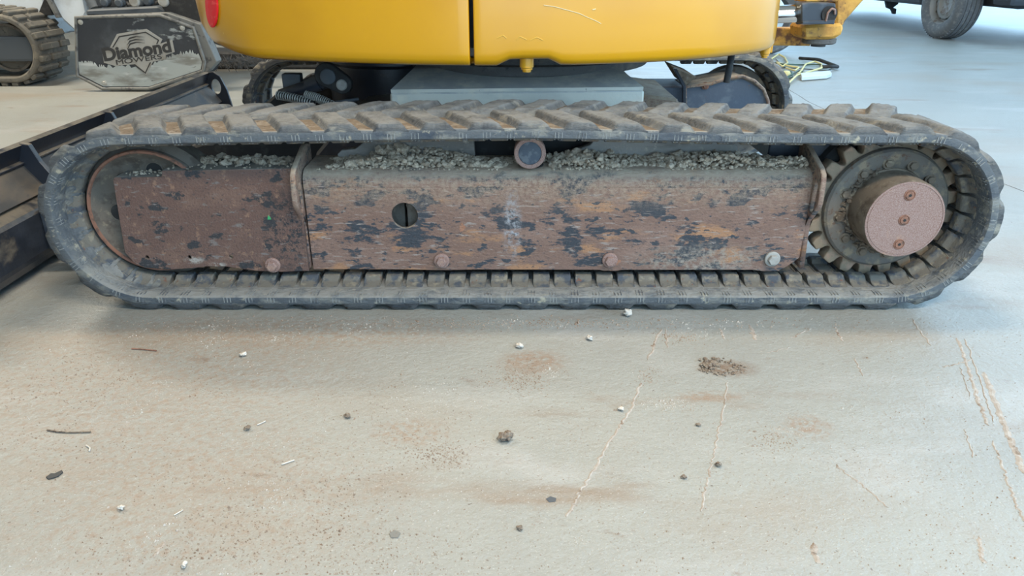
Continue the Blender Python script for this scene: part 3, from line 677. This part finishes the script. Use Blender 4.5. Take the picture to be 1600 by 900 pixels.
tube('ram_gland', [P(1247, 21, Yb-.06), P(1266, 20, Yb-.06)], .036, 'cold_grey', EX, smooth=False, res=8)
tube('swing_ram_rod', [P(1200, 23, Yb-.06), P(1250, 21, Yb-.06)], .029, 'chrome', EX, smooth=False, res=10)
prism('bracket_top', [P(a, b, Yb-.06) for a, b in ((1256,-30), (1310,-30), (1310,3), (1258,4))], (0, .12, 0), 'yellowrust', SB, .005)

# ---- dry dirt lying on the frame
rk = Rocks()
def heap(x0, x1, y0, y1, z, n, rmin, rmax, pile=.02):
    for k in range(n):
        x = random.uniform(x0, x1); y = random.uniform(y0, y1)
        dens = noise.noise(Vector((x*6, y*9, 1.3)))
        if dens < -.35: continue
        if abs(x-.05) < .05 and y < .16: continue
        r = random.uniform(rmin, rmax)*(1 if random.random() < .93 else 1.7)
        zz = z+max(0, dens+.3)*pile*random.random()
        rk.add((x, y, zz+r*.3), r, 1, .8, .45)
heap(-.53, .775, .118, .205, .362, 2600, .003, .0085, .035)
heap(-.53, .775, .106, .13, .359, 420, .002, .0045, .008)
heap(-.88, -.565, .13, .188, .366, 300, .003, .008, .02)
heap(-1.01, -.57, .082, .12, .366 if False else .351, 0, .002, .004)
heap(-.89, -.57, .082, .14, .367, 60, .0015, .004, .002)
heap(-1.01, -.91, .082, .14, .350, 50, .0015, .004, .002)
heap(-.36, -.27, .165, .21, .385, 60, .006, .013, .02)
tag(link('loose_dirt', rk.mesh(), 'dirt'), 'crumbly dry grey dirt heaped along the top of the rusty track frame', 'dirt', None, 'stuff')

# ================================================================== THINGS BEHIND
# ---- compact track loader at the far left
SK = root('track_loader', (-4.2, 3.9, 0), 'white compact track loader with muddy ribbed track behind the black blade', 'loader')
tc = [G(40, 137)]; Ys = 3.72
def oval(xc0, xc1, r0, r1, zc0, zc1, n=26):
    out = [(xc1+r1*math.sin(a), zc1-r1*math.cos(a)) for a in [PI*i/n for i in range(n+1)]]
    out += [(xc0-r0*math.sin(a), zc0+r0*math.cos(a)) for a in [PI*i/n for i in range(n+1)]]
    return out
ov_o = oval(-5.2, -3.63, .33, .235, .355, .26); ov_i = oval(-5.2, -3.63, .285, .195, .355, .26)
TB = plate('loader_track', ov_o, [ov_i], .40, XZ(Ys+.20), 'oldrubber', SK, .012)
# cleats around the loader track
pts = ov_o+[ov_o[0]]; cl = [0]
for a, b in zip(pts, pts[1:]): cl.append(cl[-1]+math.dist(a, b))
def ovp(s):
    s %= cl[-1]
    for i in range(len(pts)-1):
        if cl[i+1] >= s: t = (s-cl[i])/max(1e-6, cl[i+1]-cl[i]); return Vector((pts[i][0]+(pts[i+1][0]-pts[i][0])*t, 0, pts[i][1]+(pts[i+1][1]-pts[i][1])*t))
bm = bmesh.new(); add_box(bm, (-.022, 0, -.004), (.022, .115, .026)); bmesh.ops.bevel(bm, geom=bm.edges[:], offset=.006, segments=1, affect='EDGES'); CLE = bm_me(bm, 'cleat'); CLE.materials.append(M['oldrubber'])
nc = int(cl[-1]/.075)
for i in range(nc):
    s = cl[-1]*i/nc; p = ovp(s); d = (ovp(s+.01)-ovp(s-.01)).normalized(); nn = Vector((d.z, 0, -d.x))
    if p.x < -4.6: continue
    for j, y in enumerate((.03, .155, .28)):
        if (i+j) % 3 == 2 and j != 1: pass
        c = link('cleat', CLE, None, TB); sh = .018*((i+j) % 2)
        c.matrix_basis = Matrix(((d.x, 0, nn.x, p.x), (0, 1, 0, Ys+y-.02+sh), (d.z, 0, nn.z, p.z), (0, 0, 0, 1)))
lathe('front_idler', [(.03, 0), (.14, 0), (.165, .01), (.165, .12), (.03, .12)], (-3.65, Ys+.10, .26), 'oldrubber', SK, seg=40)
lathe('idler_ring', [(.150, 0), (.150, -.012), (.168, -.012), (.168, 0)], (-3.65, Ys+.10, .26), 'idler', SK, seg=40, closed=True)
box('frame_rail', (-5.2, Ys+.03, .17), (P(50, 80, Ys).x, Ys+.09, .345), 'cold_grey', SK, .02)
box('frame_core', (-5.2, Ys+.12, .14), (-3.9, Ys+.3, .40), 'blackmatt', SK, .01)
for k, xx in enumerate((-4.05, -3.93, -3.81)):
    lathe('road_wheel', [(.02, 0), (.085, 0), (.09, .01), (.09, .06), (.02, .06)], (xx-.12, Ys+.08, .145), 'blackmatt', SK, seg=24)
prism('loader_body', [P(a, b, Ys+.42) for a, b in ((-260,-90), (-260,60), (60,60), (74,32), (70,0), (62,-90))], (0, 1.2, 0), 'white', SK, .02)
prism('loader_arm', [P(a, b, Ys+.30) for a, b in ((76,-40), (80,0), (96,30), (118,50), (136,20), (130,-10), (120,-40))], (0, .25, 0), 'white', SK, .015)
prism('arm_edge', [P(a, b, Ys+.27) for a, b in ((68,-20), (72,0), (87,28), (92,28), (80,0), (77,-20))], (0, .1, 0), 'edge', SK, .003)
prism('arm_gusset', [P(a, b, Ys+.33) for a, b in ((60,20), (72,-10), (82,24), (70,24))], (0, .06, 0), 'blackmatt', SK, .003)
tube('loader_ram', [P(135, -20, Ys+.3), P(150, 14, Ys+.25)], .045, 'cold_grey', SK, smooth=False)

# ---- mower attachment
Ym = 3.50
MW = root('mower_attachment', (-2.7, 3.9, 0), 'black mower attachment with scraped angular side plate and grey diamond badge', 'mower')
def mp(a, b): return (110+a/6.21, b/6.21)
plo = [mp(*q) for q in ((48,170), (870,150), (1190,270), (1300,600), (1285,690), (760,862), (310,862), (65,735))]
def mpt(l, Y): return [(P(a, b, Y).x, P(a, b, Y).z) for a, b in l]
po = mpt(plo, Ym)
zmin = min(z for _, z in po)
plate('side_plate', po, [], .03, XZ(Ym+.02), 'mowerplate', MW, .004)
tube('plate_rim', [Vector((x, Ym+.005, z)) for x, z in po], .012, 'edge', MW, cyclic=True, smooth=False)
prism('plate_return', [P(a, b, Ym+.03) for a, b in (mp(40,160), mp(930,122), mp(1260,235), mp(1420,600), mp(1330,700), mp(1290,690), mp(1190,270), mp(870,150), mp(48,172))], (0, .10, 0), 'edge', MW, .004)
# bare scraped lower part of the plate
sc = mpt([mp(*q) for q in ((75,600), (170,590), (250,630), (330,650), (480,640), (620,650), (760,640), (860,590), (960,540), (1060,520), (1150,500), (1240,520), (1275,600), (1262,675), (760,840), (320,840), (85,720))], Ym)
jag = []
for i_, (a_, b_) in enumerate(zip(sc, sc[1:]+sc[:1])):
    for k_ in range(8 if i_ < 11 else 1):
        f_ = k_/8; jag.append((a_[0]+(b_[0]-a_[0])*f_, a_[1]+(b_[1]-a_[1])*f_+(random.uniform(-.016, .016) if i_ < 11 and k_ else 0)))
sc = jag
plate('scraped_area', sc, [], .002, XZ(Ym+.0045), 'scrape', MW, .0004)
bz = lambda l: mpt([mp(*q) for q in l], Ym)
BG = plate('badge', bz([(380,465), (450,330), (735,280), (890,380), (870,425), (985,385), (1012,505), (925,535), (925,575), (800,600), (735,730), (605,625), (430,640), (325,610), (305,490)]), [], .004, XZ(Ym+.003), 'badge', MW, .0005)
plate('badge_line', bz([(405,460), (470,350), (730,307), (862,388), (845,425), (832,428), (848,390), (728,318), (478,362), (418,460)]), [], .003, XZ(Ym+.0005), 'letter', BG, .0003)
plate('badge_line', bz([(625,622), (725,700), (770,606), (782,604), (730,716), (605,626)]), [], .003, XZ(Ym+.0005), 'letter', BG, .0003)
for k in range(3):
    y0 = 352+k*28; l = [(548, y0+40+k*18), (575, y0+12), (630, y0-2), (720, y0+8), (640, y0+8), (585, y0+24)]
    plate('badge_swoosh', bz(l), [], .003, XZ(Ym+.0005), 'letter', BG, .0003)
def word(txt, a, b, hpx, parent, name, bold=.0, xs=1.):
    cu = bpy.data.curves.new(name, 'FONT'); cu.body = txt; cu.extrude = .0015; cu.offset = bold; cu.size = 1
    me = curve_mesh(cu)
    xs_ = [v.co.x for v in me.vertices]; ys_ = [v.co.y for v in me.vertices]
    A_, B_ = P(*a, Ym), P(*b, Ym); wv = B_-A_; ang = math.atan2(wv.z, wv.x); hh = hpx
    sx = wv.length/(max(xs_)-min(xs_)); sy = hh/(max(ys_))
    for v in me.vertices:
        x = (v.co.x-min(xs_))*sx; y = v.co.y*sy
        v.co = Vector((A_.x+x*math.cos(ang)-y*math.sin(ang)*.2, Ym-.0005-.002*(v.co.z > 0), A_.z+x*math.sin(ang)+y*math.cos(ang)))
    return link(name, me, 'letter', parent)
word('Diamond', mp(330,590), mp(985,500), .083, BG, 'lettering', .035)
word('MOWERS', mp(450,628), mp(890,570), .032, BG, 'lettering', .0)
for q in ((95,215), (1085,272), (330,805)):
    p = P(*mp(*q), Ym); hexbolt('plate_bolt', (p.x, Ym+.004, p.z), .012, .01, 'silver', MW)
prism('deck_box', [P(a, b, Ym+.12) for a, b in (mp(150,95), mp(850,62), mp(930,110), mp(900,150), mp(150,152))], (0, .25, 0), 'cold_grey', MW, .01)
prism('hitch_plate', [P(a, b, Ym+.10) for a, b in (mp(840,10), mp(870,-120), mp(1500,-120), mp(1500,180), mp(1255,228), mp(1240,215), mp(925,118))], (0, .05, 0), 'blackmatt', MW, .004)
prism('deck_shell', [P(a, b, Ym+.2) for a, b in ((160,20), (300,40), (326,100), (316,120), (230,128), (168,128), (160,110))], (0, .28, 0), 'blackmatt', MW, .02)
prism('hitch_frame', [P(a, b, Ym+.45) for a, b in ((140,-60), (150,12), (330,12), (330,-60))], (0, .3, 0), 'under', MW, .01)
for q in ((630,15), (910,15)):
    p = P(*mp(*q), Ym+.09); lathe('pivot_pin', [(.034, 0), (.034, -.02), (.028, -.026), (.01, -.026)], tuple(p), 'badge', MW, seg=20)
for q in ((705,15), (770,10), (360,20), (500,25)):
    p = P(*mp(*q), Ym+.3); lathe('fitting', [(.03, 0), (.03, -.05), (.02, -.06), (.008, -.06)], tuple(p), 'cold_grey', MW, seg=16)
for k in range(4):
    tube('hydraulic_hose', [P(165+k*20, -20, Ym+.35), P(185+k*18, 6+k % 2*5, Ym+.3), P(225+k*14, -12, Ym+.34)], .016, 'blackmatt', MW)
MT = prism('rubber_mat_pile', [P(a, b, 4.6) for a, b in ((315,80), (322,109), (445,109), (520,109), (524,84))], (0, .3, 0), 'blackmatt', None, .02)
tag(MT, 'low dark matted pile on the floor behind the blade, under the yellow body', 'mat')
bm = bmesh.new()
for k in range(260):
    x = random.uniform(322, 420); p = P(x, random.uniform(92, 106)-(x-322)*.02, 4.45+random.uniform(-.05, .1)); a = random.uniform(0, 6.28)
    t = Vector((math.cos(a)*.05, random.uniform(-.03, .03), math.sin(a)*.05)); n_ = Vector((.005, 0, .005))
    bm.faces.new([bm.verts.new(p-t), bm.verts.new(p+n_), bm.verts.new(p+t), bm.verts.new(p-n_)])
o = link('matted_brush', bm_me(bm), 'grime', MT); o['kind'] = 'stuff'

# ---- pickup at the far right
wc = G(1474, 60); ax = Vector((-.997, -.08, 0)); along = Vector((-.08, .997, 0)); TR_ = .385
PK = root('pickup_truck', (wc.x, wc.y, 0), 'pickup truck parked at the far right, only a front wheel and dark underside showing', 'truck')
WM = Matrix(((ax.x, -along.x, 0, wc.x), (ax.y, -along.y, 0, wc.y), (0, 0, 1, TR_), (0, 0, 0, 1)))     # local x = outward axle
tp = [(.225, .10), (.235, .115), (.27, .135), (.32, .142), (.355, .130), (.374, .105), (.38, .09)]
for g in (-.075, -.025, .025, .075)[::-1]: tp += [(.385, g+.012), (.385, g+.006), (.376, g+.005), (.376, g-.005), (.385, g-.006)]
tp += [(.374, -.105), (.355, -.13), (.32, -.142), (.27, -.135), (.225, -.10)]
def wheel(mtx, parent):
    T = lathe('tyre', tp, (0, 0, 0), 'tyre', parent, axis='X', seg=64, closed=True, mtx=mtx)
    bm = bmesh.new()
    for k in range(64):
        R_m = Matrix.Rotation(2*PI*k/64, 4, 'X')
        add_box(bm, (.088, -.004, .360), (.112, .004, .383), R_m)
    bmesh.ops.transform(bm, matrix=mtx, verts=bm.verts[:]); o = link('shoulder_block', bm_me(bm), 'tyre', T); o['kind'] = 'stuff'
    Rm = lathe('rim', [(.05, .04), (.10, .05), (.12, .07), (.17, .06), (.185, .035), (.205, .035), (.212, .09), (.228, .108), (.232, .10), (.224, .08), (.22, -.1), (.05, -.1)], (0, 0, 0), 'rim', parent, axis='X', seg=48, mtx=mtx)
    for k in range(10):
        a = 2*PI*k/10; lathe('rim_slot_shade', [(.016, 0), (.016, .004), (.012, .004)], (.056, .168*math.cos(a), .168*math.sin(a)), 'blackmatt', Rm, axis='X', seg=14, mtx=mtx)  # slots are black discs, their shade put in as colour
    return T
wheel(WM, PK)
w2 = wc-ax*1.55; W2 = WM.copy(); W2.translation = Vector((w2.x, w2.y, TR_)); wheel(W2, PK)
RMx = Matrix(((-ax.x, along.x, 0, wc.x), (-ax.y, along.y, 0, wc.y), (0, 0, 1, 0), (0, 0, 0, 1)))      # local x across the truck, y away along it
box('floor_pan', (-.05, .5, .33), (1.75, 4.6, .62), 'under', PK, .03, RMx)
box('front_subframe', (.22, -.7, .36), (1.4, .5, .6), 'under', PK, .03, RMx)
box('front_bumper', (-.05, -1.0, .40), (1.75, -.72, .75), 'under', PK, .05, RMx)
box('cab', (-.05, -.7, .80), (1.75, 4.6, 1.5), 'under', PK, .08, RMx)
prism('mud_flap', [P(a, b, wc.y+1.5) for a, b in ((1382,-10), (1386,12), (1393,15), (1396,22), (1400,22), (1401,14), (1396,12), (1404,6), (1404,-10))], (0, .05, 0), 'under', PK, .004)
p = P(1592, 4, wc.y+1.0); lathe('axle_housing', [(.02, -.1), (.09, -.08), (.10, 0), (.09, .3), (.02, .32)], (p.x, p.y, p.z+.02), 'under', PK, axis='X', seg=20)
# ---- loose tyre beyond the bracket
q = G(1205, 88)
tl = lathe('loose_tyre', [(.20, .08), (.26, .11), (.31, .10), (.335, .07), (.335, -.07), (.31, -.10), (.26, -.11), (.20, -.08)], (q.x-.02, q.y+.2, .335), 'tyre', None, axis='Y', seg=48, closed=True)
tag(tl, 'dark tyre standing on the floor behind the rusty swing bracket', 'tyre')
# ---- cords and boards on the floor
def gp3(l, z=.006): return [G(a, b)+Vector((0, 0, z+(dz if len(t) > 2 else 0))) for t in l for a, b, dz in [(*t, 0)[:3]]]
def cord(name, l, r, m, label, cat='cord', zs=None):
    pts = [G(a, b)+Vector((0, 0, r+.004+.02*abs(math.sin(i*1.7)))) for i, (a, b) in enumerate(l)]
    return tag(tube(name, pts, r, m), label, cat)
cord('extension_cord', [(1205,94), (1216,90), (1226,93), (1230,104), (1222,108), (1212,102), (1232,108), (1248,110), (1241,116), (1228,110)], .0075, 'ycord', 'pale yellow extension cord bunched tightly against the far track')
cord('extension_cord', [(1230,134), (1244,124), (1262,116), (1283,112), (1283,104), (1272,101), (1258,105), (1250,117), (1246,121)], .0075, 'ycord', 'pale yellow extension cord with the wide loop on the pale floor')
cord('extension_cord', [(1200,98), (1222,106), (1250,104), (1280,106), (1292,109)], .006, 'gcord', 'dark green cord lying across the yellow cords')
cord('extension_cord', [(1222,112), (1236,118), (1238,124), (1226,128), (1248,114), (1262,122), (1256,125)], .006, 'gcord', 'dark green cord coiled beneath the wide yellow loop')
cord('rubber_strip', [(1249,94), (1278,100), (1309,109), (1296,111), (1284,110)], .014, 'blackmatt', 'thin black rubber strip lying beside the grey board', 'strip')
bm = bmesh.new()
tag(prism('flat_board', [G(*q)+Vector((0, 0, .004)) for q in ((1212,93), (1252,95), (1300,108), (1292,111), (1225,106))], (0, 0, .005), 'card', None, .002), 'flat grey-green board lying under the cords', 'board')
tag(prism('shallow_tray', [G(*q)+Vector((0, 0, .004)) for q in ((1250,121), (1296,117), (1299,121), (1292,124), (1252,127))], (0, 0, .03), 'clear', None, .004), 'shallow whitish tray lying beside the wide yellow cord loop', 'tray')
p = G(1227, 121); tag(lathe('cord_plug', [(.01, 0), (.035, 0), (.04, .02), (.03, .045), (.01, .05)], (p.x, p.y, .002), 'ycord', None, axis='Z', seg=12), 'cream plug resting beside the far track end', 'plug')

# ================================================================== BITS ON THE FLOOR
def clod(name, px_, py_, r, m, label, cat, squash=.6, sub=3, n=1, spread=0.):
    rk = Rocks(); g = G(px_, py_)
    r *= .75
    for k in range(n): rk.add((g.x+random.uniform(-spread, spread), g.y+random.uniform(-spread, spread), r*squash*.75), r*(1 if n == 1 else random.uniform(.5, 1)), sub, squash, .5)
    return tag(link(name, rk.mesh(True), m, None, True), label, cat)
clod('dirt_clod', 791, 688, .013, 'clod', 'large crumbly brown dirt clod alone at the middle of the bare floor', 'clod', .75, 3, 4, .006)
clod('dirt_clod', 543, 652, .009, 'clod', 'small dark brown clod on the floor left of the large crumbly clod', 'clod', .6)
clod('dirt_clod', 387, 671, .008, 'clod', 'small flat dark clod near the white straw, left half of floor', 'clod', .5)
clod('dirt_clod', 1068, 747, .006, 'clod', 'small brown clod right of the long floor scratch', 'clod', .6)
clod('dirt_clod', 812, 827, .006, 'clod', 'small dark clod low in the photo below the grey stain', 'clod', .6)
clod('dirt_clod', 1091, 665, .006, 'clod', 'small brown clod between the two long straight floor scratches', 'clod', .6)
clod('pebble', 980, 494, .014, 'stone', 'largest whitish pebble touching the bottom of the track', 'pebble', .8)
clod('pebble', 812, 543, .010, 'stone', 'pale pebble in front of the track, second left of the white one', 'pebble', .7)
clod('pebble', 921, 531, .010, 'stone', 'pale pebble with a dark crumb just in front of the track', 'pebble', .7)
clod('pebble', 970, 641, .006, 'stone', 'tiny white pebble just left of the long floor scratch', 'pebble', .8)
clod('pebble', 1122, 728, .007, 'clod', 'small grey-brown lump beside the right-hand long scratch', 'pebble', .7)
clod('pebble', 190, 796, .006, 'stone', 'tiny white pebble in the tan dirt at lower left', 'pebble', .8)
clod('pebble', 288, 886, .007, 'stone', 'white crumb at the bottom left edge of the floor', 'pebble', .7)
clod('pebble', 380, 556, .009, 'stone', 'whitish gravel crumb in the tan dirt left of centre', 'pebble', .6)
def flat_bit(name, pts, m, label, cat, th=.002):
    return tag(prism(name, [G(*q)+Vector((0, 0, .0006)) for q in pts], (0, 0, th), m, None, .0003), label, cat)
flat_bit('rubber_flake', [(72,747), (80,741), (86,741), (97,736), (99,739), (92,745), (84,748), (76,750)], 'flake', 'flat black rubber flake on the floor at the lower left', 'flake')
flat_bit('old_stain_chip', [(853,780), (860,776), (869,779), (868,784), (858,785)], 'cold_grey', 'small round grey chip stuck flat on the floor below centre', 'chip', .0008)
flat_bit('old_stain_chip', [(608,834), (617,829), (626,833), (622,841), (611,841)], 'edge', 'flat grey chip stuck to the floor near the bottom centre', 'chip', .0008)
def twig(pts, r, m, label, cat): return tag(tube('twig' if cat == 'twig' else 'straw', [G(*q)+Vector((0, 0, r+.0004)) for q in pts], r, m), label, cat)
twig([(74,673), (90,676), (112,677), (142,676)], .0016, 'clod', 'thin curved brown twig on the floor at the far left', 'twig')
twig([(206,546), (225,547), (245,549)], .0016, 'lip', 'short reddish twig lying in front of the left track end', 'twig')
twig([(402,665), (415,659)], .0013, 'stone', 'short white straw near the small flat dark clod', 'straw')
twig([(440,727), (460,720)], .0015, 'stone', 'short white straw lying alone below the small flat dark clod', 'straw')
twig([(135,697), (141,701), (140,706)], .0015, 'stone', 'tiny hooked white straw under the curved brown twig', 'straw')
twig([(272,806), (286,798)], .0011, 'stone', 'thin white straw at the lower left amid tan dirt', 'straw')
# crumbly crater right of centre
rk = Rocks()
for k in range(170):
    a = random.uniform(0, 6.28); x, y = 1128+random.gauss(0, 3)+30*math.cos(a)*random.uniform(.45, 1.25), 574+11*math.sin(a)*random.uniform(.55, 1.3)
    if x > 1125 and random.random() < .45: continue
    r = random.uniform(.0008, .0036); g = G(x, y); rk.add((g.x, g.y, r*.5), r, 1, .7, .5)
for k in range(60):
    g = G(1108+random.gauss(0, 7), 570+random.gauss(0, 4)); r = random.uniform(.002, .006); rk.add((g.x, g.y, r*.6), r, 1, .8, .5)
tag(link('dirt_crumbs', rk.mesh(), 'clod'), 'ring of crumbled brown dirt on the floor right of centre', 'dirt', None, 'stuff')
# fine grit, thick in the tan patches
GV, GF = [], []
def patch(cx_, cy_, sx_, sy_, n, r0=.0006, r1=.0022):
    for k in range(n):
        g = G(random.gauss(cx_, sx_), min(897, random.gauss(cy_, sy_)))
        if g.y > -.012 and abs(g.x) < 1.2: continue
        r = random.uniform(r0, r1)*(1 if random.random() < .95 else 1.8)
        b0 = len(GV); GV.extend([(g.x+r*math.cos(a+k), g.y+r*math.sin(a+k)*random.uniform(.6, 1.2), 0) for a in (0, 2.1, 4.2)]); GV.append((g.x, g.y, r*random.uniform(.7, 1.3)))
        for i in range(3): GF.append((b0+i, b0+(i+1) % 3, b0+3))
patch(820, 588, 28, 12, 700); patch(370, 520, 120, 14, 900); patch(200, 580, 130, 30, 900); patch(420, 790, 110, 50, 900); patch(120, 640, 90, 60, 700)
patch(690, 712, 25, 12, 350); patch(650, 640, 60, 40, 500); patch(1210, 685, 20, 12, 250); patch(1065, 527, 22, 6, 250); patch(1050, 632, 30, 6, 200)
patch(860, 506, 200, 5, 900, .0008, .003); patch(480, 745, 90, 40, 500); patch(300, 860, 130, 25, 500); patch(600, 860, 90, 30, 350); patch(1010, 585, 12, 8, 120)
for k in range(2600):
    patch(random.uniform(0, 1600), random.uniform(498, 900), 3, 3, 1, .0005, .0018)
gm = bpy.data.meshes.new('grit'); gm.from_pydata(GV, [], GF)
tag(link('floor_grit', gm, 'grit'), 'fine tan grit scattered over the concrete floor', 'grit', None, 'stuff')
